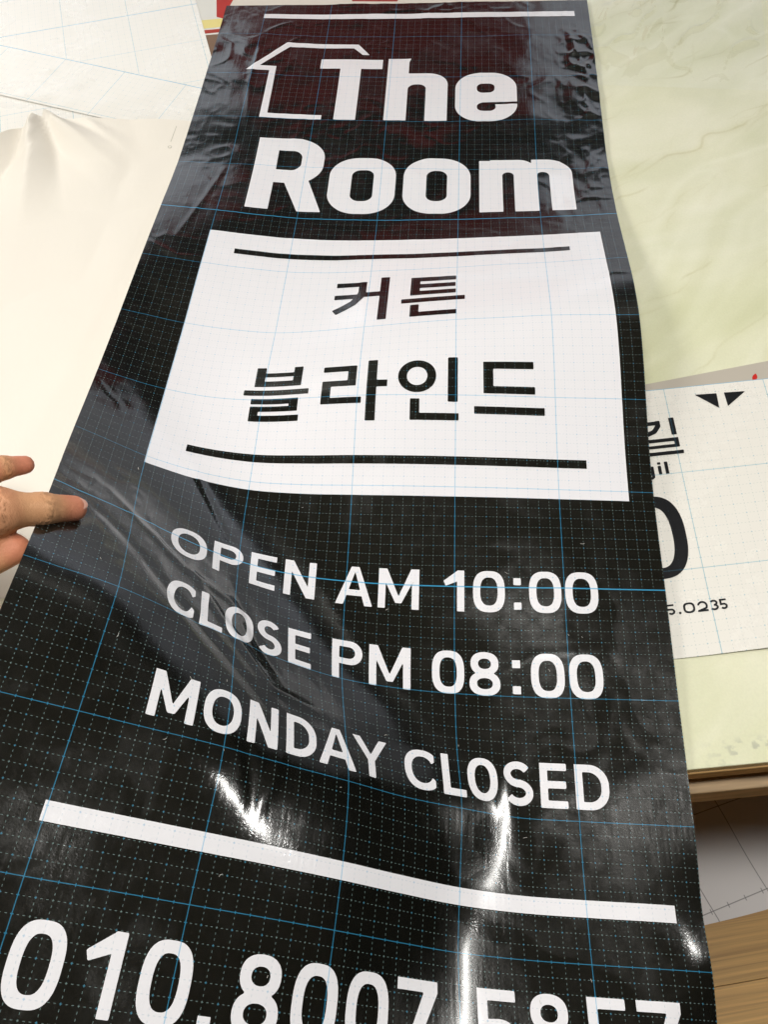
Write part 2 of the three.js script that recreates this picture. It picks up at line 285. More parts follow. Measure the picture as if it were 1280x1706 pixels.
const poly = (p) => (x, y) => {
  let d = 1e9, inside = false;
  for (let i = 0, j = p.length - 1; i < p.length; j = i++) {
    d = Math.min(d, segDist(x, y, p[j], p[i])[0]);
    if ((p[i][1] > y) !== (p[j][1] > y) && x < (p[j][0] - p[i][0]) * (y - p[i][1]) / (p[j][1] - p[i][1]) + p[i][0]) inside = !inside;
  }
  return inside ? -d : d;
};
const stroke = (p, w) => (x, y) => {
  let d = 1e9; for (let i = 0; i + 1 < p.length; i++) d = Math.min(d, segDist(x, y, p[i], p[i + 1])[0]);
  const cap = (a, b) => { const l = Math.hypot(a[0] - b[0], a[1] - b[1]); return ((x - a[0]) * (a[0] - b[0]) + (y - a[1]) * (a[1] - b[1])) / l; };
  const n = p.length; let e = d - w / 2;
  const c0 = cap(p[0], p[1]), c1 = cap(p[n - 1], p[n - 2]);
  if (c0 > 0 && Math.hypot(x - p[0][0], y - p[0][1]) < w) e = Math.max(e, c0);
  if (c1 > 0 && Math.hypot(x - p[n - 1][0], y - p[n - 1][1]) < w) e = Math.max(e, c1);
  return e;
};
const or = (...f) => (x, y) => { let d = 1e9; for (const g of f) d = Math.min(d, g(x, y)); return d; };
const and = (...f) => (x, y) => { let d = -1e9; for (const g of f) d = Math.max(d, g(x, y)); return d; };
const not = (f) => (x, y) => -f(x, y);
const less = (a, ...b) => and(a, ...b.map(not));
function outline(f, x0, y0, x1, y1, cell, place) {                    // marching squares, filled
  const nx = Math.ceil((x1 - x0) / cell) + 2, ny = Math.ceil((y1 - y0) / cell) + 2; x0 -= cell * 0.9137; y0 -= cell * 0.9137;
  const F = new Float32Array((nx + 1) * (ny + 1));
  for (let j = 0; j <= ny; j++) for (let i = 0; i <= nx; i++) F[j * (nx + 1) + i] = f(x0 + i * cell, y0 + j * cell);
  const P = [], N = [], U = [], I = [], seen = new Map();
  const vert = (key, x, y) => { let k = seen.get(key); if (k === undefined) { k = P.length / 3; seen.set(key, k); place(x, y, P, N); U.push(...stUV(x, y)); } return k; };
  for (let j = 0; j < ny; j++) for (let i = 0; i < nx; i++) {
    const c = [[i, j], [i, j + 1], [i + 1, j + 1], [i + 1, j]], v = c.map(([a, b]) => F[b * (nx + 1) + a]);
    if (v.every((q) => q > 0)) continue;
    const loop = [];
    for (let k = 0; k < 4; k++) {
      const [a, b] = c[k], [d, e] = c[(k + 1) % 4], va = v[k], vb = v[(k + 1) % 4];
      if (va <= 0) loop.push(vert(`${a},${b}`, x0 + a * cell, y0 + b * cell));
      if ((va <= 0) !== (vb <= 0)) { const u = va / (va - vb), key = a + b * 4096 < d + e * 4096 ? `${a},${b},${d},${e}` : `${d},${e},${a},${b}`; loop.push(vert(key, x0 + (a + (d - a) * u) * cell, y0 + (b + (e - b) * u) * cell)); }
    }
    for (let k = 1; k + 1 < loop.length; k++) I.push(loop[0], loop[k], loop[k + 1]);
  }
  return buildGeo(P, N, U, I);
}
// plain sans letters and digits: box x0..x1, y0..y1 (top, bottom), stroke w
const GLYPH = {
  O: (a, b, c, d, w) => less(oval(a, b, c, d, 2.35), oval(a + w, b + w * 0.95, c - w, d - w * 0.95, 2.25)),
  0: (a, b, c, d, w) => less(oval(a, b, c, d, 2.75), oval(a + w, b + w * 0.95, c - w, d - w * 0.95, 2.6)),
  P: (a, b, c, d, w) => { const m = b + (d - b) * 0.6, r = (m - b) / 2 * 0.98; return or(box(a, b, a + w, d), less(and(rbox(a - r, b, c, m, r), box(a, b, c, d)), and(rbox(a - r, b + w * 0.92, c - w, m - w * 0.92, r - w * 0.9), box(a + w, b, c, d)))); },
  E: (a, b, c, d, w) => { const m = (b + d) / 2 - w * 0.1, k = w * 0.93; return or(box(a, b, a + w, d), box(a, b, c, b + k), box(a, m - k / 2, c - w * 0.12, m + k / 2), box(a, d - k, c, d)); },
  N: (a, b, c, d, w) => or(box(a, b, a + w, d), box(c - w, b, c, d), poly([[a, b], [a + w * 1.18, b], [c, d], [c - w * 1.18, d]])),
  A: (a, b, c, d, w) => { const m = (a + c) / 2, q = w * 0.56, k = b + (d - b) * 0.6; return or(poly([[m - q, b], [m + q, b], [c, d], [c - w * 1.1, d], [m, b + w * 0.75], [a + w * 1.1, d], [a, d]]), and(box(a, k, c, k + w * 0.92), poly([[m - q, b], [m + q, b], [c, d], [a, d]]))); },
  M: (a, b, c, d, w) => { const m = (a + c) / 2, v = b + (d - b) * 0.86, q = w * 0.42; return or(box(a, b, a + w, d), box(c - w, b, c, d), poly([[a, b], [a + w * 1.15, b], [m + q, v], [m - q, v]]), poly([[c, b], [c - w * 1.15, b], [m - q, v], [m + q, v]])); },
  C: (a, b, c, d, w) => { const e = c + (c - a) * 0.14, m = (a + e) / 2, y = (b + d) / 2; return less(GLYPH.O(a, b, e, d, w), poly([[m + w * 0.2, y], [e + w, y - (d - b) * 0.50], [e + w, y + (d - b) * 0.50]]), box(c - w * 0.15, b - 1, e + 1, d + 1)); },
  L: (a, b, c, d, w) => or(box(a, b, a + w, d), box(a, d - w * 0.95, c, d)),
  S: (a, b, c, d, w) => {
    const m = (a + c) / 2, rx = (c - a - w) / 2, ry = (d - b - w) / 4, p = [];
    for (let k = 0; k <= 22; k++) { const q = (-32 - 238 * k / 22) * Math.PI / 180; p.push([m - w * 0.06 + rx * 0.94 * Math.cos(q), b + w / 2 + ry + ry * Math.sin(q)]); }
    for (let k = 1; k <= 22; k++) { const q = (-90 + 238 * k / 22) * Math.PI / 180; p.push([m + rx * Math.cos(q), d - w / 2 - ry + ry * Math.sin(q)]); }
    return stroke(p, w * 0.98);
  },
  D: (a, b, c, d, w) => { const r = (d - b) * 0.44; return less(and(rbox(a - r, b, c, d, r), box(a, b, c, d)), and(rbox(a - r, b + w * 0.95, c - w, d - w * 0.95, r - w * 0.85), box(a + w, b, c, d))); },
  Y: (a, b, c, d, w) => { const m = (a + c) / 2, k = b + (d - b) * 0.58; return or(poly([[a, b], [a + w * 1.1, b], [m + w * 0.5, k], [m + w * 0.5, d], [m - w * 0.5, d], [m - w * 0.5, k]]), poly([[c, b], [c - w * 1.1, b], [m - w * 0.5, k], [m + w * 0.5, k]])); },
  1: (a, b, c, d, w) => { const h = d - b; return or(box(c - w, b, c, d), poly([[c - w * 0.9, b], [c, b], [c - w * 0.3, b + h * 0.22], [a + w * 0.28, b + h * 0.385], [a, b + h * 0.26]])); },
  2: (a, b, c, d, w) => { const m = (a + c) / 2, rx = (c - a - w) / 2, p = []; for (let k = 0; k <= 18; k++) { const q = (-165 + 200 * k / 18) * Math.PI / 180; p.push([m + rx * Math.cos(q), b + w / 2 + rx * (1 + Math.sin(q))]); } p.push([a + w * 0.75, d - w * 0.6]); return or(stroke(p, w), box(a, d - w, c, d)); },
  3: (a, b, c, d, w) => { const m = (a + c) / 2, rx = (c - a - w) / 2, ry = (d - b - w) / 4, p = [], q2 = []; for (let k = 0; k <= 16; k++) { const q = (-150 + 240 * k / 16) * Math.PI / 180; p.push([m + rx * 0.92 * Math.cos(q), b + w / 2 + ry + ry * Math.sin(q)]); const r = (-90 + 240 * k / 16) * Math.PI / 180; q2.push([m + rx * Math.cos(r), d - w / 2 - ry + ry * Math.sin(r)]); } return or(stroke(p, w), stroke(q2, w)); },
  5: (a, b, c, d, w) => { const h = d - b, m = b + h * 0.40, p = [[a + w * 0.2, m + w * 0.6]], r = (d - m - w) / 2, cx = c - w / 2 - r * 1.15; for (let k = 0; k <= 20; k++) { const q = (-90 + 235 * k / 20) * Math.PI / 180; p.push([cx + r * 1.15 * Math.cos(q), m + w / 2 + r + r * Math.sin(q)]); } return or(box(a, b, c - w * 0.3, b + w * 0.95), box(a, b, a + w, m + w), stroke(p, w)); },
  7: (a, b, c, d, w) => or(box(a, b, c, b + w * 0.95), poly([[c - w * 1.05, b], [c, b], [c, b + w * 0.9], [a + (c - a) * 0.42, d], [a + (c - a) * 0.42 - w * 1.08, d]])),
  8: (a, b, c, d, w) => { const h = d - b, i = (c - a) * 0.045; return or(less(oval(a + i, b, c - i, b + h * 0.53, 2.3), oval(a + i + w, b + w * 0.9, c - i - w, b + h * 0.53 - w * 0.85, 2.2)), less(oval(a, b + h * 0.455, c, d, 2.3), oval(a + w, b + h * 0.455 + w * 0.85, c - w, d - w * 0.9, 2.2))); },
  '.': (a, b, c, d) => box(a, d - (c - a), c, d),
};

const sign = thing('vinyl_sign', 'long glossy black vinyl sign with white opening hours under gridded transfer film', 'sign');
const letterTop = 0.00028;
{
  // face, backing paper and its pale cut edge
  mesh('black_film', sheetPatch(sLeft, S_RIGHT, T0, T1, 225, 570, 0), blackVinyl, sign);
  const back = sheetPatch(sLeft, S_RIGHT, T0, T1, 112, 285, -0.00055); mesh('backing_paper', back, backingMat, sign);
  const P = [], N = [], U = [], I = [];
  const rim = (pts) => { for (let i = 0; i < pts.length; i++) { const k = P.length / 3, M = []; sheetAt(...pts[i], -0.00002, P, M); sheetAt(...pts[i], -0.00055, P, M); U.push(0, 0, 0, 0); if (i + 1 < pts.length) I.push(k, k + 1, k + 2, k + 2, k + 1, k + 3); } };
  const line = (f, n) => Array.from({ length: n + 1 }, (_, i) => f(i / n));
  rim(line((u) => [sLeft(mix(T0, T1, u)), mix(T0, T1, u)], 400)); rim(line((u) => [S_RIGHT, mix(T0, T1, u)], 400));
  rim(line((u) => [mix(sLeft(T0), S_RIGHT, u), T0], 150)); rim(line((u) => [mix(sLeft(T1), S_RIGHT, u), T1], 150));
  mesh('cut_edge', buildGeo(P, null, U, I), backingMat, sign);

  const put = (name, label, f, b, mat = whiteVinyl, parent = sign, cell = 0.0085, off = letterTop) => {
    const m = mesh(name, outline(f, ...b, cell, (s, t, Pp, Nn) => sheetAt(s, t, off, Pp, Nn)), mat, parent);
    if (label) m.userData.label = label; return m;
  };
  const bar = (name, label, s0, s1, t0, t1, mat, parent, off = letterTop) => { const m = mesh(name, sheetPatch(s0, s1, t0, t1, Math.round((s1 - s0) / 0.025), Math.max(4, Math.round((t1 - t0) / 0.025)), off), mat, parent); m.userData.label = label; return m; };
  bar('rule_line', 'thin white line at the head of the sign', 0.99, 5.69, -0.59, -0.465, whiteVinyl, sign);
  bar('rule_line', 'thick white line above the telephone number', 0.98, 5.68, 11.57, 11.69, whiteVinyl, sign);
  const panel = bar('white_panel', 'white panel with black Korean words', 0.995, 5.665, 4.40, 8.10, whiteVinyl, sign);
  bar('rule_line', 'black line across the top of the white panel', 1.34, 5.29, 4.69, 4.775, blackVinyl, panel, letterTop * 2);
  bar('rule_line', 'black line across the foot of the white panel', 1.34, 5.28, 7.68, 7.77, blackVinyl, panel, letterTop * 2);

  put('house_outline', 'white house outline beside the letter T', poly([[0.91, 0.91], [1.43, 0.20], [2.49, 0.21], [2.67, 0.47], [2.57, 0.47], [2.43, 0.31], [1.48, 0.31], [1.10, 0.80], [1.34, 0.80], [1.35, 1.90], [2.10, 1.90], [2.10, 2.0], [1.25, 2.0], [1.25, 0.91]]), [0.9, 0.2, 2.68, 2.0]);
  const big = (ch, f, b) => put('letter', `large white letter ${ch} of the title`, f, b);
  big('T', or(box(1.975, 0.585, 2.875, 0.81), box(2.27, 0.585, 2.57, 1.99)), [1.97, 0.58, 2.88, 1.99]);
  big('h', or(box(2.955, 0.56, 3.26, 1.985), poly([[2.955, 0.56], [3.285, 0.56], [3.26, 0.64], [3.2, 0.7]]), less(and(rbox(2.8, 0.915, 3.82, 2.6, 0.27), box(3.1, 0.9, 3.83, 1.985)), rbox(3.26, 1.175, 3.515, 2.5, 0.11))), [2.95, 0.55, 3.83, 1.99]);
  big('e', less(rbox(3.93, 0.92, 4.78, 2.02, 0.36), rbox(4.23, 1.17, 4.475, 1.38, 0.085), rbox(4.23, 1.60, 4.485, 1.79, 0.085), box(4.30, 1.595, 5, 1.645)), [3.93, 0.92, 4.78, 2.02]);
  big('R', or(box(1.325, 2.44, 1.615, 3.875), less(and(rbox(1.0, 2.44, 2.23, 3.33, 0.37), box(1.325, 2.4, 2.3, 3.4)), and(rbox(1.3, 2.69, 1.935, 3.065, 0.13), box(1.612, 2.6, 2, 3.2))), poly([[1.72, 3.24], [2.04, 3.20], [2.275, 3.875], [1.975, 3.875]])), [1.32, 2.43, 2.28, 3.88]);
  big('o', less(rbox(2.33, 2.79, 3.19, 3.885, 0.37), rbox(2.62, 3.04, 2.905, 3.64, 0.115)), [2.33, 2.79, 3.19, 3.89]);
  big('o', less(rbox(3.29, 2.79, 4.15, 3.885, 0.37), rbox(3.585, 3.04, 3.85, 3.64, 0.115)), [3.29, 2.79, 4.15, 3.89]);
  big('m', less(or(box(4.26, 2.835, 4.555, 3.87), and(rbox(4.2, 2.82, 5.0, 4.5, 0.24), box(4.4, 2.8, 5.0, 3.87)), and(rbox(4.55, 2.82, 5.44, 4.6, 0.29), box(4.93, 2.8, 5.44, 3.87))), rbox(4.555, 3.07, 4.70, 4.4, 0.07), rbox(4.995, 3.07, 5.15, 4.4, 0.07)), [4.25, 2.81, 5.45, 3.88]);

  const hangul = (word, f, b) => put('korean_letter', `black Korean syllable ${word}`, f, b, blackVinyl, panel, 0.0085, letterTop * 2);
  const boxes = (l) => or(...l.map((q) => box(q[0], q[2], q[1], q[3])));
  hangul('커', or(boxes([[2.62, 2.97, 5.205, 5.28], [2.61, 2.93, 5.415, 5.49], [3.13, 3.23, 5.135, 5.90], [2.93, 3.14, 5.39, 5.47]]), stroke([[2.925, 5.205], [2.925, 5.38], [2.905, 5.46], [2.83, 5.57], [2.73, 5.65], [2.63, 5.715]], 0.09)), [2.58, 5.12, 3.24, 5.91]);
  hangul('튼', boxes([[3.48, 3.585, 5.175, 5.515], [3.48, 3.99, 5.175, 5.255], [3.48, 3.985, 5.31, 5.385], [3.48, 3.99, 5.44, 5.515], [3.385, 4.09, 5.575, 5.65], [3.49, 3.585, 5.69, 5.90], [3.49, 4.0, 5.825, 5.90]]), [3.38, 5.17, 4.1, 5.91]);
  hangul('블', boxes([[1.89, 1.99, 6.56, 6.825], [2.295, 2.39, 6.56, 6.825], [1.89, 2.39, 6.635, 6.69], [1.89, 2.39, 6.75, 6.825], [1.79, 2.48, 6.875, 6.945], [1.88, 2.38, 6.99, 7.06], [2.285, 2.38, 6.99, 7.15], [1.88, 2.38, 7.09, 7.155], [1.88, 1.97, 7.09, 7.28], [1.88, 2.40, 7.205, 7.28]]), [1.78, 6.55, 2.5, 7.29]);
  hangul('라', boxes([[2.62, 2.975, 6.60, 6.675], [2.885, 2.975, 6.60, 6.875], [2.62, 2.975, 6.80, 6.875], [2.62, 2.715, 6.80, 7.095], [2.62, 3.04, 7.02, 7.095], [3.09, 3.19, 6.54, 7.30], [3.18, 3.30, 6.81, 6.895]]), [2.61, 6.53, 3.31, 7.31]);
  hangul('인', or(less(oval(3.41, 6.57, 3.80, 6.97, 2.05), oval(3.50, 6.655, 3.71, 6.885, 2.05)), boxes([[3.92, 4.02, 6.54, 7.08], [3.54, 3.635, 7.045, 7.29], [3.54, 4.03, 7.21, 7.29]])), [3.4, 6.53, 4.04, 7.3]);
  hangul('드', boxes([[4.28, 4.79, 6.60, 6.685], [4.28, 4.38, 6.60, 6.97], [4.28, 4.80, 6.89, 6.975], [4.185, 4.89, 7.125, 7.21]]), [4.18, 6.59, 4.9, 7.22]);

  const row = (where, t0, t1, w, list) => {
    for (const [ch, a, c] of list) {
      const digit = ch >= '0' && ch <= '9';
      if (ch === ':') { const h = c - a, y0 = mix(t0, t1, 0.165), y1 = mix(t0, t1, 0.755); put('colon', `white colon of the ${where}`, or(box(a, y0, c, y0 + h), box(a, y1, c, y1 + h)), [a, y0, c, y1 + h]); continue; }
      put(ch === '.' ? 'dot' : digit ? 'digit' : 'letter', `white ${ch === '.' ? 'dot' : (digit ? 'digit ' : 'letter ') + ch} of the ${where}`, GLYPH[ch](a, t0, c, t1, w), [a, t0, c, t1]);
    }
  };
  // lint caught on the film
  const lintMat = new THREE.MeshStandardMaterial({ color: 0xc9c8c0, roughness: 0.9 });
  for (let k = 0; k < 26; k++) {
    const s = 0.6 + rand() * 5.1, t = 8.2 + rand() * 4.2, a = rand() * 6.28, l = 0.012 + rand() * 0.03, b = (rand() - 0.5) * 1.6, pts = [];
    for (let i = 0; i <= 4; i++) { const P = [], N = [], q = a + b * i / 4; sheetAt(s + Math.cos(q) * l * i / 4, t + Math.sin(q) * l * i / 4, 0.0005, P, N); pts.push(new THREE.Vector3(...P)); }
    mesh('lint_fibre', new THREE.TubeGeometry(new THREE.CatmullRomCurve3(pts), 5, 0.00012 + rand() * 0.00008, 4), lintMat, sign);
  }
  row('opening time', 8.845, 9.238, 0.066, [['O', 1.36, 1.70], ['P', 1.76, 2.04], ['E', 2.11, 2.35], ['N', 2.43, 2.72], ['A', 2.91, 3.25], ['M', 3.30, 3.675], ['1', 3.90, 4.09], ['0', 4.17, 4.46], [':', 4.54, 4.608], ['0', 4.68, 4.97], ['0', 5.005, 5.30]]);
  row('closing time', 9.61, 10.005, 0.066, [['C', 1.38, 1.635], ['L', 1.68, 1.88], ['O', 1.90, 2.175], ['S', 2.21, 2.44], ['E', 2.50, 2.71], ['P', 2.905, 3.18], ['M', 3.24, 3.61], ['0', 3.80, 4.085], ['8', 4.13, 4.40], [':', 4.507, 4.578], ['0', 4.67, 4.96], ['0', 5.0, 5.29]]);
  row('weekly closing day', 10.555, 10.91, 0.063, [['M', 1.42, 1.755], ['O', 1.81, 2.10], ['N', 2.16, 2.405], ['D', 2.475, 2.73], ['A', 2.75, 3.07], ['Y', 3.06, 3.37], ['C', 3.52, 3.795], ['L', 3.85, 4.05], ['O', 4.07, 4.33], ['S', 4.385, 4.64], ['E', 4.70, 4.92], ['D', 4.985, 5.26]]);
  row('telephone number', 12.205, 12.65, 0.074, [['0', 1.05, 1.355], ['1', 1.46, 1.68], ['0', 1.80, 2.11], ['.', 2.19, 2.27], ['8', 2.39, 2.69], ['0', 2.77, 3.085], ['0', 3.15, 3.46], ['7', 3.52, 3.83], ['.', 3.95, 4.03], ['5', 4.13, 4.43], ['8', 4.50, 4.80], ['5', 4.93, 5.23], ['7', 5.29, 5.615]]);
}

// ------------------------------------------------------------------ table with marble-look top
{
  const table = thing('work_table', 'work table with cream marble-look top and tan wood edge under the papers', 'table', [0.301, FLOOR, 0.346]);
  table.rotation.y = TURN;
  const X0 = -1.55, X1 = 0.8, Z0 = -1.6, H = -FLOOR, w = X1 - X0, d = -Z0;
  // broken tan veins, walked on a slant across the slab
  const VEIN = new Float32Array(2000 * 1360);
  for (let k = 0; k < 620; k++) {
    let x = rand() * 2000, y = rand() * 1360, ang = -0.62 + (rand() - 0.5) * 0.5; const len = 30 + rand() * rand() * 300, w0 = 0.7 + rand() * 1.3, al = 0.18 + 0.62 * rand() * rand(), halo = rand() < 0.45;
    for (let i = 0; i < len; i++) {
      ang += (rand() - 0.5) * 0.4; ang += (-0.62 - ang) * 0.06; if (rand() < 0.012) ang += (rand() - 0.5) * 1.2; x += Math.cos(ang) * 1.4; y += Math.sin(ang) * 1.4;
      const f = Math.sin(Math.PI * i / len) * al * (0.35 + 0.65 * clamp(0.5 + fbm(i * 0.05, k, 2, 380))), R = halo ? 11 : 5;
      for (let dy = -R; dy <= R; dy++) for (let dx = -R; dx <= R; dx++) {
        const px = Math.round(x + dx), py = Math.round(y + dy); if (px < 0 || py < 0 || px >= 2000 || py >= 1360) continue;
        const d = Math.hypot(px - x, py - y), g = f * Math.max(Math.exp(-((d / w0) ** 2)), halo ? 0.34 * Math.exp(-((d / 6) ** 2)) : 0), o = py * 2000 + px; if (g > VEIN[o]) VEIN[o] = g;
      }
    }
  }
  const marble = dataTex(2000, 1360, (u, v) => {
    const x = u * w, z = v * d, a = x * 0.8 - z * 0.6, b = x * 0.6 + z * 0.8;        // veins run on a slant
    const q = fbm(a * 3.1, b * 6.2, 3, 301), cl = fbm(a * 3 + q * 0.8, b * 8.5 + q, 5, 311, 0, 0.58), mid = fbm(a * 11 + q, b * 17 + q, 3, 321);
    const light = 1 - clamp(Math.abs(fbm(a * 4 + q, b * 12 - q, 3, 361)) * 5), n = hash(u * 2000, v * 1360, 3) - 0.5;
    const vein = VEIN[Math.min(1359, Math.floor(v * 1360)) * 2000 + Math.min(1999, Math.floor(u * 2000))];
    let c = [224 + 15 * cl + 8 * mid, 224 + 13 * cl + 7 * mid, 194 + 24 * cl + 9 * mid];
    c = c.map((k, i) => k + light * [6, 6, 9][i] - vein * [52, 58, 84][i] + n * 5);
    // grey scuffs by the front edge
    const lx = X0 + x, lz = Z0 + z, sc = Math.exp(-(((lx - 0.052) / 0.03) ** 2)) * sstep(-0.026, -0.014, lz) * sstep(0.05, 0.35, fbm(lx * 160, lz * 200, 3, 371));
    return c.map((k, i) => mix(k, [150, 152, 140][i], 0.45 * sc));
  }, true);
  const topMat = new THREE.MeshPhysicalMaterial({ map: marble, roughness: 0.34, ior: 1.48 });
  const tg = new RoundedBoxGeometry(w, 0.012, d, 2, 0.001), p = tg.attributes.position, uv = tg.attributes.uv;
  for (let i = 0; i < p.count; i++) uv.setXY(i, p.getX(i) / w + 0.5, p.getZ(i) / d + 0.5);
  mesh('table_top', tg, topMat, table).position.set((X0 + X1) / 2, H - 0.006, Z0 / 2);
  const wood = (c) => new THREE.MeshStandardMaterial({ roughness: 0.6, map: dataTex(512, 64, (u, v) => { const k = 1 + 0.14 * fbm(u * 30, v * 5 + 0.6 * fbm(u * 12, v * 2, 2, 7), 4, 400) + 0.08 * fbm(u * 140, v * 9, 2, 410); return c.map((q) => q * k); }, true) });
  const tan = wood([196, 158, 104]), pale = wood([176, 150, 116]);
  mesh('edge_band', new RoundedBoxGeometry(w + 0.004, 0.024, 0.022, 2, 0.0015), tan, table).position.set((X0 + X1) / 2, H - 0.0245, -0.0095);
  mesh('core_board', new THREE.BoxGeometry(w - 0.02, 0.024, d - 0.03), tan, table).position.set((X0 + X1) / 2, H - 0.0245, Z0 / 2 - 0.012);
  mesh('apron', new RoundedBoxGeometry(w - 0.05, 0.05, 0.03, 2, 0.002), pale, table).position.set((X0 + X1) / 2, H - 0.085, -0.005);
  mesh('added_shade_panel', new THREE.BoxGeometry(w - 0.2, H - 0.06, 0.018), pale, table).position.set((X0 + X1) / 2, (H - 0.06) / 2 + 0.01, -0.42);  // unseen panel added to block light and darken the space under the table
  for (const [x, z] of [[X0 + 0.08, -0.07], [X1 - 0.08, -0.07], [X0 + 0.08, Z0 + 0.08], [X1 - 0.08, Z0 + 0.08]]) mesh('leg', new RoundedBoxGeometry(0.06, H - 0.0365, 0.06, 2, 0.003), pale, table).position.set(x, (H - 0.0365) / 2, z);
}

// ------------------------------------------------------------------ loose sheets on the table: frame (x, z), turn, extents along u and v, height function
function layout(o, ux, uz, vx, vz) { return (u, v) => [o[0] + u * ux + v * vx, o[1] + u * uz + v * vz]; }
function looseSheet(name, at, u0, u1, v0, v1, height, mat, parent, step = 0.006, uvOff = [0, 0]) {
  const nu = Math.max(2, Math.round((u1 - u0) / step)), nv = Math.max(2, Math.round((v1 - v0) / step)), P = [], U = [], I = [];
  for (let j = 0; j <= nv; j++) for (let i = 0; i <= nu; i++) {
    const u = mix(u0, u1, i / nu), v = mix(v0, v1, j / nv), [x, z] = at(u, v);
    P.push(x, height(x, z, u, v), z); U.push(u * 10 + uvOff[0], (v * 10) / 5 + uvOff[1]);
    if (i < nu && j < nv) { const k = j * (nu + 1) + i; I.push(k, k + nu + 1, k + 1, k + 1, k + nu + 1, k + nu + 2); }
  }
  return mesh(name, buildGeo(P, null, U, I), mat, parent);
}
const tapePaper = sheetMat(TILE_PAPER, { roughness: 0.85, bumpScale: 0.00012 });
const ripple = (a, f, seed) => (x, z) => a * fbm(x * f, z * f, 3, seed);
{
  const under = ripple(0.0003, 9, 500);
  tag(looseSheet('gridded_sheet', layout([-0.535, -0.50], 0.968, -0.25, 0.25, 0.968), -0.25, 0.1, -0.12, 0.3, (x, z) => 0.0006 + under(x, z) * 0.3, tapePaper, scene, 0.02, [0.02, 0.2]), 'gridded film sheet peeping out at left under the crumpled blank paper', 'film sheet', 'gridded sheets at the far left of the table');
  tag(looseSheet('gridded_sheet', layout([-0.384, -0.658], 0.949, -0.314, 0.314, 0.949), -0.5, 0.108, -0.45, 0.2, (x, z) => 0.0016 + under(x, z), tapePaper, scene, 0.01, [0, 0.2]), 'large gridded film sheet at the far left corner behind the narrow strip', 'film sheet', 'gridded sheets at the far left of the table');
  const r3 = ripple(0.0022, 14, 520);
  tag(looseSheet('gridded_strip', layout([-0.387, -0.604], 0.955, 0.297, -0.297, 0.955), -0.55, 0.17, -0.003, 0.104, (x, z, u) => 0.0030 + Math.max(0, r3(x, z)) * sstep(0.02, -0.1, u) + 0.0004 * fbm(x * 20, z * 20, 2, 7), tapePaper, scene, 0.006, [0, 0.002]), 'narrow strip of gridded film lying across the large gridded sheet', 'film strip');
  const board = new THREE.MeshStandardMaterial({ color: 0xd9d8d2, roughness: 0.7 });
  const wb = mesh('white_board', new RoundedBoxGeometry(0.5, 0.0008, 0.5, 1, 0.0003), board, scene); wb.position.set(-0.543, 0.0005, -0.86); wb.rotation.y = 0.2; tag(wb, 'plain white card showing as a pale strip beside the large gridded sheet', 'card');

  // blank backing paper, buckled up at its far corner
  const paperMat = new THREE.MeshPhysicalMaterial({ color: 0xe9e3d8, roughness: 0.62, side: THREE.DoubleSide, bumpScale: 0.00015, bumpMap: dataTex(256, 256, (u, v) => 0.5 + 0.5 * fbm(u * 24, v * 24, 4, 530, 24), false, [2, 1]) });
  const tent = (x, z, px, pz, dx, dz, len, wid, h) => { const q = ((x - px) * dx + (z - pz) * dz) / len, c = Math.abs((x - px) * -dz + (z - pz) * dx) / wid; return h * Math.max(0, 1 - c / (0.35 + 0.9 * clamp(q))) * Math.max(0, 1 - Math.max(0, q)) * (q < 0 ? Math.max(0, 1 + q * 4) : 1); };
  const back = (x) => -0.492 + Math.max(0, -0.455 - x) * 1.15;
  const facet = (x, z, seed, f) => { const q = 0.3 * fbm(x * f, z * f, 2, seed); return Math.abs(vnoise(x * f * 1.3 + q, z * f + q, seed + 3)); };   // creased, not rounded
  const crumple = (x, z) => {
    let h = 0;
    h = Math.max(h, tent(x, z, -0.482, -0.495, 0.16, 0.99, 0.22, 0.042, 0.036));
    h = Math.max(h, tent(x, z, -0.475, -0.49, 0.80, 0.60, 0.18, 0.038, 0.027));
    h = Math.max(h, tent(x, z, -0.49, -0.48, -0.45, 0.89, 0.26, 0.05, 0.033));
    h = Math.max(h, tent(x, z, -0.40, -0.475, 0.75, 0.66, 0.14, 0.028, 0.006));
    h = h * (0.86 + 0.28 * facet(x, z, 550, 14));
    return h * sstep(-0.30, -0.36, x) + (0.0045 * facet(x, z, 545, 8)) * sstep(-0.27, -0.34, x) * sstep(0.1, -0.25, z);
  };
  const paperY = (x, z) => 0.0007 + 0.004 * sstep(-0.245, -0.285, x) * sstep(-0.40, -0.45, z) + crumple(x, z);
  const nx = 220, nz = 210, P = [], U = [], I = [];
  for (let j = 0; j <= nz; j++) for (let i = 0; i <= nx; i++) {
    const x = mix(-0.98, -0.17, i / nx), zf = 0.215 - x * 0.02, z = mix(back(x), zf, j / nz);
    P.push(x, paperY(x, z), z); U.push(x * 4, z * 4);
    if (i < nx && j < nz) { const k = j * (nx + 1) + i; I.push(k, k + nx + 1, k + 1, k + 1, k + nx + 1, k + nx + 2); }
  }
  const bp = thing('backing_sheet', 'blank cream backing paper at left, crumpled up at its far edge', 'paper');
  mesh('paper', buildGeo(P, null, U, I), paperMat, bp);
  const pencil = new THREE.MeshStandardMaterial({ color: 0xb3b0a4, roughness: 0.8 });
  const pm = mesh('pencil_mark', new THREE.BoxGeometry(0.0005, 0.0002, 0.034), pencil, bp); pm.position.set(-0.287, paperY(-0.287, -0.462) + 0.0002, -0.462); pm.rotation.y = -0.05;
  const pr = mesh('pencil_mark', new THREE.TorusGeometry(0.0024, 0.00025, 6, 16), pencil, bp); pr.rotation.x = Math.PI / 2; pr.position.set(-0.2875, paperY(-0.287, -0.436) + 0.0003, -0.436);
}
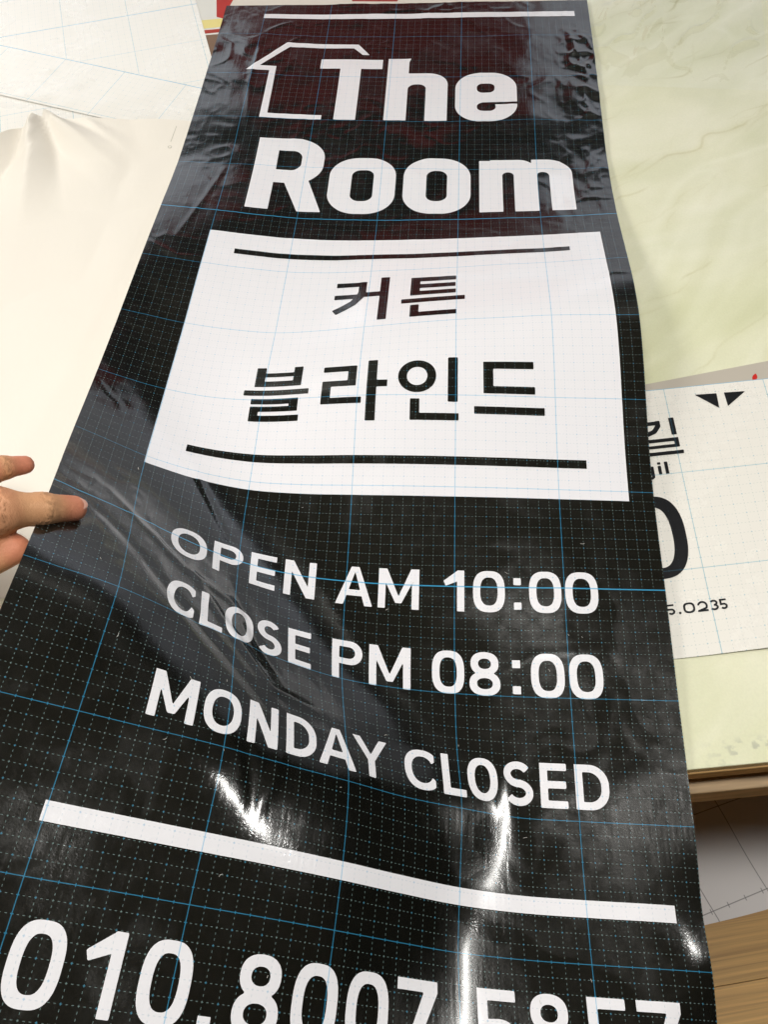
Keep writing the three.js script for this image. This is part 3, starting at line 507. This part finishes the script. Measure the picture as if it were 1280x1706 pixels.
// printed carton under the far end of the sign
{
  const c = thing('printed_carton', 'flat carton printed red and yellow under the far left corner of the black sign', 'carton', [-0.27, 0, -0.80]);
  const m = (col) => new THREE.MeshStandardMaterial({ color: col, roughness: 0.55 });
  const flat = (name, pts, y, col) => { const s = new THREE.Shape(pts.map(([x, z]) => new THREE.Vector2(x, -z))); const g = new THREE.ExtrudeGeometry(s, { depth: 0.0003, bevelEnabled: false }); g.rotateX(-Math.PI / 2); mesh(name, g, m(col), c).position.y = y; };
  flat('card', [[-0.09, -0.25], [0.55, -0.25], [0.55, 0.06], [0.06, 0.2], [-0.09, 0.2]], 0.0004, 0xd8cfc4);
  flat('red_print', [[-0.024, -0.06], [0.022, -0.06], [0.004, 0.052], [-0.006, 0.048]], 0.0008, 0xb0291f);
  flat('yellow_print', [[-0.03, 0.058], [0.03, 0.048], [0.03, 0.07], [-0.03, 0.082]], 0.0008, 0xe3d48a);
  flat('red_print', [[-0.03, 0.086], [0.03, 0.076], [0.03, 0.084], [-0.03, 0.096]], 0.0008, 0xa5301f);
  flat('brown_print', [[-0.03, 0.10], [0.03, 0.09], [0.03, 0.2], [-0.03, 0.2]], 0.0008, 0x7a5f49);
  flat('red_print', [[0.18, -0.1], [0.3, -0.1], [0.27, 0.002], [0.2, 0.002]], 0.0008, 0xa2302c);
  flat('yellow_print', [[0.31, -0.1], [0.5, -0.1], [0.5, -0.01], [0.31, -0.008]], 0.0008, 0xd9dda0);
}
// clear film rumpled on the table at the far right
{
  const film = new THREE.MeshPhysicalMaterial({ color: 0xffffff, transmission: 1, thickness: 0, roughness: 0.04, ior: 1.45, side: THREE.DoubleSide });
  const at = layout([0.30, -0.95], 1, 0.04, -0.12, 1);
  const ridge = (x, z) => 0.007 * Math.pow(1 - Math.abs(fbm(x * 9 + z * 3, z * 3.2 - x * 2, 2, 561)), 14) + 0.005 * Math.pow(1 - Math.abs(fbm(x * 21 + z * 6, z * 9, 2, 571)), 16) + 0.0002 * (1 + fbm(x * 30, z * 30, 2, 581));
  tag(looseSheet('clear_film', at, 0.005, 0.27, -0.2, 0.36, (x, z, u, v) => 0.0012 + ridge(x, z) * sstep(0, 0.03, 0.27 - u + 0.0 * v) * sstep(0.36, 0.2, v), film, scene, 0.003), 'rumpled clear plastic film on the marble table at the far right', 'film');
}
// ------------------------------------------------------------------ the second sign, at right under the black one
{
  const at = layout([0.328, 0.055], 1.067, -0.178, 0.063, 1.053);
  const h = (x, z, u, v) => 0.0026 + 0.0016 * sstep(0.12, 0.18, v) * sstep(-0.02, 0.03, u) + 0.0008 * fbm(x * 9, z * 9, 2, 601);
  const s = thing('address_sign', 'white gridded sign sheet with black numerals poking out under the black sign', 'sign');
  const white = sheetMat(TILE_PAPER, { roughness: 0.6, bumpScale: 0.00012 });
  looseSheet('white_film', at, -0.16, 0.32, -0.1, 0.18, h, white, s, 0.006, [0, 0.2]);
  const ink = new THREE.MeshPhysicalMaterial({ map: gridTile('#141518', '#333e44', '#2a4c5c', '#2a4c5c', 0.6), roughness: 0.35, side: THREE.DoubleSide });
  const put = (name, label, f, b, cell = 0.0005) => {
    const g = outline(f, ...b, cell, (u, v, P, N) => { const [x, z] = at(u, v); P.push(x, h(x, z, u, v) + 0.0005, z); N.push(0, 1, 0); });
    const p = g.attributes.position, t = g.attributes.uv; for (let i = 0; i < p.count; i++) t.setXY(i, t.getX(i) * 10, (t.getY(i) * 5 + 4) * 2 + 0.2);
    mesh(name, g, ink, s).userData.label = label;
  };
  put('triangle', 'black triangle pointing left on the white sign', poly([[0.029, -0.0885], [0.0505, -0.0875], [0.0495, -0.0695]]), [0.028, -0.09, 0.052, -0.068]);
  put('triangle', 'black triangle pointing right on the white sign', poly([[0.058, -0.0875], [0.079, -0.0865], [0.0585, -0.0705]]), [0.057, -0.09, 0.08, -0.068]);
  put('korean_letter', 'black Korean syllable on the white sign', or(box(-0.002, -0.0635, 0.003, -0.0435), box(-0.04, -0.061, -0.014, -0.0565), stroke([[-0.0135, -0.061], [-0.0135, -0.055], [-0.018, -0.049], [-0.028, -0.045]], 0.005),
    box(-0.034, -0.040, 0.0035, -0.036), box(-0.001, -0.040, 0.0035, -0.029), box(-0.034, -0.0325, 0.0035, -0.029), box(-0.034, -0.0325, -0.029, -0.021), box(-0.034, -0.025, 0.006, -0.021)), [-0.045, -0.065, 0.008, -0.02]);
  put('letter', 'black letter l on the white sign', box(-0.0150, -0.0135, -0.0118, 0), [-0.016, -0.014, -0.011, 0.001], 0.0004);
  put('letter', 'black letter i on the white sign', or(box(-0.0215, -0.0095, -0.0185, 0), box(-0.0215, -0.0135, -0.0185, -0.011)), [-0.022, -0.014, -0.018, 0.001], 0.0004);
  put('letter', 'black letter g on the white sign', or(less(oval(-0.0335, -0.0098, -0.0255, 0.0002, 2.1), oval(-0.0305, -0.0072, -0.0285, -0.0022, 2)), box(-0.0285, -0.0095, -0.0255, 0.001), stroke([[-0.027, 0], [-0.027, 0.0022], [-0.0285, 0.0035], [-0.0325, 0.0032]], 0.0027)), [-0.035, -0.011, -0.025, 0.006], 0.0004);
  put('digit', 'large black digit 0 cut off by the black sign', less(oval(-0.062, 0.023, -0.0085, 0.107, 2.5), oval(-0.0495, 0.0345, -0.0205, 0.0965, 2.4)), [-0.063, 0.022, -0.008, 0.108], 0.0008);
  for (const [ch, a, c] of [['5', -0.041, -0.0315], ['.', -0.0285, -0.0266], ['0', -0.0242, -0.0142], ['2', -0.0122, -0.0032], ['3', -0.0016, 0.0058], ['5', 0.0072, 0.0135]])
    put(ch === '.' ? 'dot' : 'digit', `small black ${ch === '.' ? 'dot' : 'digit ' + ch} on the white sign`, GLYPH[ch](a, 0.1315, c, 0.1412, 0.0017), [a, 0.131, c, 0.142], 0.00035);
  // brochure below it
  const b = thing('brochure', 'grey brochure with a red leaf mark showing behind the white sign', 'brochure', [0.44, 0, -0.03]); b.rotation.y = 0.27;
  mesh('cover', new RoundedBoxGeometry(0.36, 0.0012, 0.13, 1, 0.0004), new THREE.MeshStandardMaterial({ color: 0xbdb5a8, roughness: 0.5 }), b).position.set(0.02, 0.001, 0.003);
  const leaf = new THREE.Shape(); leaf.moveTo(-0.005, 0); leaf.quadraticCurveTo(0, 0.0052, 0.006, 0.002); leaf.quadraticCurveTo(0.002, -0.0045, -0.005, 0);
  const lg = new THREE.ExtrudeGeometry(leaf, { depth: 0.0002, bevelEnabled: false }); lg.rotateX(-Math.PI / 2);
  const lm = mesh('red_leaf_mark', lg, new THREE.MeshStandardMaterial({ color: 0xc8251e, roughness: 0.45 }), b); lm.position.set(-0.008, 0.0017, -0.043); lm.rotation.y = 0.7;
}
// ------------------------------------------------------------------ printed paper on the floor
{
  const cv = document.createElement('canvas'); cv.width = cv.height = 1024; const c = cv.getContext('2d'), k = 1024 / 0.8;   // 0.8 m square, v = 0 at the near edge
  c.fillStyle = '#efebea'; c.fillRect(0, 0, 1024, 1024); c.strokeStyle = '#7d7879'; c.lineWidth = 1.2;
  const ln = (a, b, d, e) => { c.beginPath(); c.moveTo(a * k, 1024 - b * k); c.lineTo(d * k, 1024 - e * k); c.stroke(); };
  ln(0, 0.012, 0.8, 0.012); for (let i = 0; i < 26; i++) ln(i * 0.03, 0.008, i * 0.03, 0.016);
  ln(0, 0.155, 0.8, 0.135); for (const x of [0.12, 0.335, 0.43, 0.62]) ln(x, 0, x - 0.06, 0.5);
  const map = new THREE.CanvasTexture(cv); map.colorSpace = THREE.SRGBColorSpace; map.magFilter = THREE.LinearFilter;
  const at = layout([0.24, 0.535], 0.923, -0.385, -0.385, -0.923), P = [], U = [], I = [], n = 50;
  for (let j = 0; j <= n; j++) for (let i = 0; i <= n; i++) {
    const u = i / n * 0.8, v = j / n * 0.8 + 0.02 * Math.sin(u * 7 + 1) * (1 - j / n), [x, z] = at(u, v);
    P.push(x, FLOOR + 0.003 + 0.028 * Math.exp(-(((v - 0.17) / 0.09) ** 2)) + 0.002 * fbm(x * 7, z * 7, 2, 620), z); U.push(u / 0.8, v / 0.8);
    if (i < n && j < n) { const q = j * (n + 1) + i; I.push(q, q + 1, q + n + 1, q + 1, q + n + 2, q + n + 1); }
  }
  tag(mesh('floor_paper', buildGeo(P, null, U, I), new THREE.MeshPhysicalMaterial({ map, roughness: 0.5, side: THREE.DoubleSide }), scene), 'large white paper with thin printed lines on the wooden floor below the table', 'paper');
}
// ------------------------------------------------------------------ the hand holding the left edge
{
  const J = {
    it: [-0.1950, 0.1565, 0.2100, 0.0102], id: [-0.2095, 0.1745, 0.2214, 0.0120], ip: [-0.2330, 0.1895, 0.2325, 0.0142], im: [-0.2747, 0.1915, 0.2274, 0.0135],
    mm: [-0.2913, 0.1844, 0.2015, 0.0135], mp: [-0.2585, 0.1894, 0.1995, 0.0096], md: [-0.2460, 0.1803, 0.1900, 0.0086], mt: [-0.2361, 0.1702, 0.1803, 0.0072],
    rm: [-0.3141, 0.1731, 0.1730, 0.013], rp: [-0.3071, 0.1580, 0.1584, 0.0095], rt: [-0.3258, 0.1183, 0.1490, 0.0078],
    pm: [-0.3388, 0.1609, 0.1464, 0.012], pp: [-0.3429, 0.1423, 0.1290, 0.0085], pt: [-0.3554, 0.1115, 0.1236, 0.007],
    tc: [-0.3286, 0.1596, 0.2589, 0.017], tm: [-0.2880, 0.1640, 0.2660, 0.0145], ti: [-0.2500, 0.1670, 0.2680, 0.0132], tt: [-0.2260, 0.1635, 0.2500, 0.0108],
    w1: [-0.3850, 0.1650, 0.2350, 0.021], w2: [-0.3900, 0.1570, 0.2080, 0.021], wb: [-0.2490, 0.1790, 0.2420, 0.0125], wm: [-0.2560, 0.1865, 0.2120, 0.0095],
    f1: [-0.47, 0.162, 0.245, 0.028], f2: [-0.47, 0.152, 0.225, 0.028],
  };
  const cap = (a, b) => { const A = J[a], B = J[b], dx = B[0] - A[0], dy = B[1] - A[1], dz = B[2] - A[2], l = dx * dx + dy * dy + dz * dz; return (x, y, z) => { const k = clamp(((x - A[0]) * dx + (y - A[1]) * dy + (z - A[2]) * dz) / l); return Math.hypot(x - A[0] - k * dx, y - A[1] - k * dy, z - A[2] - k * dz) - mix(A[3], B[3], k); }; };
  const smin = (a, b, k) => { const h = Math.max(k - Math.abs(a - b), 0) / k; return Math.min(a, b) - h * h * k / 4; };
  const chain = (...n) => { const c = []; for (let i = 0; i + 1 < n.length; i++) c.push(cap(n[i], n[i + 1])); return (x, y, z) => c.reduce((d, f) => smin(d, f(x, y, z), 0.004), 1); };
  const fingers = [chain('im', 'ip', 'id', 'it'), chain('mm', 'mp', 'md', 'mt'), chain('rm', 'rp', 'rt'), chain('pm', 'pp', 'pt'), chain('tc', 'tm', 'ti', 'tt')];
  const palm = [cap('im', 'w1'), cap('mm', 'w1'), cap('rm', 'w2'), cap('pm', 'w2'), cap('im', 'mm'), cap('mm', 'rm'), cap('rm', 'pm'), cap('tc', 'w1'), cap('tc', 'im'), cap('im', 'wb'), cap('wb', 'tm'), cap('wm', 'im'), cap('wm', 'mm'), cap('wb', 'ip'), cap('w1', 'f1'), cap('w2', 'f2')];
  const creases = [['id', 'it', 0.6], ['ip', 'id', 0.8], ['md', 'mt', 0.6], ['mp', 'md', 0.8], ['ti', 'tt', 0.7]].map(([a, b, k]) => { const A = J[a], B = J[b], v = new THREE.Vector3(B[0] - A[0], B[1] - A[1], B[2] - A[2]).normalize(); return [A, v, k]; });
  const groove = (x, y, z) => { let g = 0; for (const [A, v, k] of creases) { const dx = x - A[0], dy = y - A[1], dz = z - A[2], r = dx * dx + dy * dy + dz * dz; if (r > 5e-4) continue; const q = dx * v.x + dy * v.y + dz * v.z; g += k * 0.00035 * Math.cos(q * 2100 + 1.1 * Math.sin(z * 700)) * Math.exp(-((q / 0.0042) ** 2)); } return g; };
  const field = (x, y, z) => {
    let p = 1; for (const f of palm) p = smin(p, f(x, y, z), 0.016);
    let d = p; for (const f of fingers) d = Math.min(d, smin(p, f(x, y, z), 0.010));
    return d + groove(x, y, z) + 0.00025 * fbm(x * 160, z * 160 + y * 120, 2, 660);
  };
  const res = 120, C = [-0.305, 0.160, 0.200], R = 0.14;
  const mc = new MarchingCubes(res, new THREE.MeshStandardMaterial(), false, false, 120000); mc.isolation = 0;
  for (let k = 0; k < res; k++) for (let j = 0; j < res; j++) for (let i = 0; i < res; i++) {
    const q = (a) => (a - res / 2) / (res / 2) * R, e = Math.min(i, j, k, res - 1 - i, res - 1 - j, res - 1 - k);
    mc.field[k * res * res + j * res + i] = e < 2 ? -0.01 : -field(C[0] + q(i), C[1] + q(j), C[2] + q(k));
  }
  mc.update();
  let g = new THREE.BufferGeometry(); const cnt = mc.count ?? mc.geometry.drawRange.count;
  const pos = new Float32Array(cnt * 3); for (let i = 0; i < cnt * 3; i++) pos[i] = mc.positionArray[i] * R + C[i % 3];
  g.setAttribute('position', new THREE.BufferAttribute(pos, 3)); g = mergeVertices(g, 1e-5);
  const nn = new Float32Array(g.attributes.position.count * 3), uvs = new Float32Array(g.attributes.position.count * 2), col = new Float32Array(nn.length);
  for (let i = 0; i < g.attributes.position.count; i++) {
    const p = g.attributes.position, x = p.getX(i), y = p.getY(i), z = p.getZ(i), e = 6e-4;
    const v = new THREE.Vector3(field(x + e, y, z) - field(x - e, y, z), field(x, y + e, z) - field(x, y - e, z), field(x, y, z + e) - field(x, y, z - e)).normalize();
    nn.set([v.x, v.y, v.z], i * 3); uvs.set([x * 10, z * 10 + y * 4], i * 2);
    const tip = Math.min(...['it', 'mt', 'tt', 'ip', 'mp'].map((n) => Math.hypot(x - J[n][0], y - J[n][1], z - J[n][2]))), pink = sstep(0.022, 0.008, tip), blot = fbm(x * 90, z * 90 + y * 60, 3, 640);
    const c = new THREE.Color().setRGB((200 + 12 * blot + 4 * pink) / 255, (148 - 20 * pink + 14 * blot) / 255, (108 - 8 * pink + 12 * blot) / 255, THREE.SRGBColorSpace); col.set([c.r, c.g, c.b], i * 3);
  }
  g.setAttribute('normal', new THREE.BufferAttribute(nn, 3)); g.setAttribute('uv', new THREE.BufferAttribute(uvs, 2)); g.setAttribute('color', new THREE.BufferAttribute(col, 3));
  const skin = new THREE.MeshPhysicalMaterial({ vertexColors: true, roughness: 0.52, ior: 1.4, bumpScale: 0.0003, bumpMap: dataTex(512, 512, (u, v) => 0.5 + 0.5 * fbm(u * 60, v * 60, 3, 650, 60), false, [3, 3]) });
  const person = thing('person', 'bare left hand reaching in from the left to hold the edge of the black sign', 'person', [-0.0045, 0.0005, -0.001]);
  mesh('hand', g, skin, person);
  const nail = new THREE.SphereGeometry(1, 20, 14); nail.scale(0.0066, 0.0016, 0.0052);
  const nm = mesh('fingernail', nail, new THREE.MeshPhysicalMaterial({ color: 0xe0ab98, roughness: 0.3 }), person);
  const ax = new THREE.Vector3(J.it[0] - J.id[0], J.it[1] - J.id[1], J.it[2] - J.id[2]).normalize(), up = new THREE.Vector3(0.25, 0.9, 0.1); up.addScaledVector(ax, -up.dot(ax)).normalize();
  nm.quaternion.setFromRotationMatrix(new THREE.Matrix4().makeBasis(ax, up, new THREE.Vector3().crossVectors(ax, up)));
  nm.position.set(J.it[0], J.it[1], J.it[2]).addScaledVector(up, 0.0078).addScaledVector(ax, 0.0015);
  const sleeve = new THREE.CylinderGeometry(0.041, 0.05, 0.24, 32, 8, false); sleeve.rotateZ(Math.PI / 2);
  const sm = mesh('sleeve', sleeve, new THREE.MeshStandardMaterial({ color: 0x2b2f38, roughness: 0.9 }), person); sm.position.set(-0.545, 0.156, 0.25); sm.rotation.y = 0.2;
}
// ------------------------------------------------------------------ unseen ceiling lamps and red banner, placed for their light and reflections
LAMPS.forEach(([x, z, w, d, L, where]) => {
  const t = thing('unseen_ceiling_lamp', `unseen white ceiling lamp ${where}`, 'lamp', [x, CEILING, z], 'unseen ceiling lamps');
  mesh('housing', new RoundedBoxGeometry(w + 0.04, 0.05, d + 0.04, 2, 0.006), new THREE.MeshStandardMaterial({ color: 0xdddddd, roughness: 0.5 }), t).position.y = -0.026;
  const glow = mesh('diffuser', new THREE.BoxGeometry(w, 0.004, d), new THREE.MeshStandardMaterial({ color: 0xffffff, emissive: 0xfff6e8, emissiveIntensity: 2 }), t); glow.position.y = -0.054;
  const a = new THREE.RectAreaLight(0xfffdf8, L, w, d); a.position.y = -0.06; a.rotation.x = -Math.PI / 2; t.add(a);
});
for (const [x, where] of [[-1.1, 'left'], [1.1, 'right']]) {          // added fill lamps that brighten the far wall mirrored in the film
  const t = thing('added_wall_fill_lamp', `added fill lamp brightening the ${where} half of the far wall`, 'lamp', [x, CEILING, -1.5], 'added fill lamps for the far wall');
  mesh('stem', new THREE.CylinderGeometry(0.012, 0.012, 0.08, 12), new THREE.MeshStandardMaterial({ color: 0x555555, roughness: 0.5 }), t).position.y = -0.04;
  const head = mesh('head', new RoundedBoxGeometry(0.54, 0.2, 0.06, 2, 0.008), new THREE.MeshStandardMaterial({ color: 0x5a5a58, roughness: 0.6 }), t); head.position.y = -0.16; head.rotation.x = -0.42;
  const face = mesh('glass', new THREE.BoxGeometry(0.5, 0.16, 0.004), new THREE.MeshStandardMaterial({ color: 0xffffff, emissive: 0xffffff, emissiveIntensity: 2 }), head); face.position.z = -0.033;
  const a = new THREE.RectAreaLight(0xf3f6ff, 52, 0.5, 0.16); a.position.z = -0.038; head.add(a);
}
{
  const b = thing('unseen_red_banner', 'unseen dark red banner on the far wall, placed for the red reflection in the film', 'banner', [-0.16, 0.86, -2.69]);  // out of view, stands for the dark red mirrored at the sign head
  mesh('cloth', new RoundedBoxGeometry(1.12, 0.56, 0.012, 2, 0.004), new THREE.MeshStandardMaterial({ color: 0x7a2024, roughness: 0.8 }), b).position.y = 0.28;
  mesh('hanging_rod', new THREE.CylinderGeometry(0.012, 0.012, 1.2, 12).rotateZ(Math.PI / 2), new THREE.MeshStandardMaterial({ color: 0x3a3a3a, roughness: 0.4, metalness: 0.6 }), b).position.y = 0.57;
}
renderer.render(scene, camera);
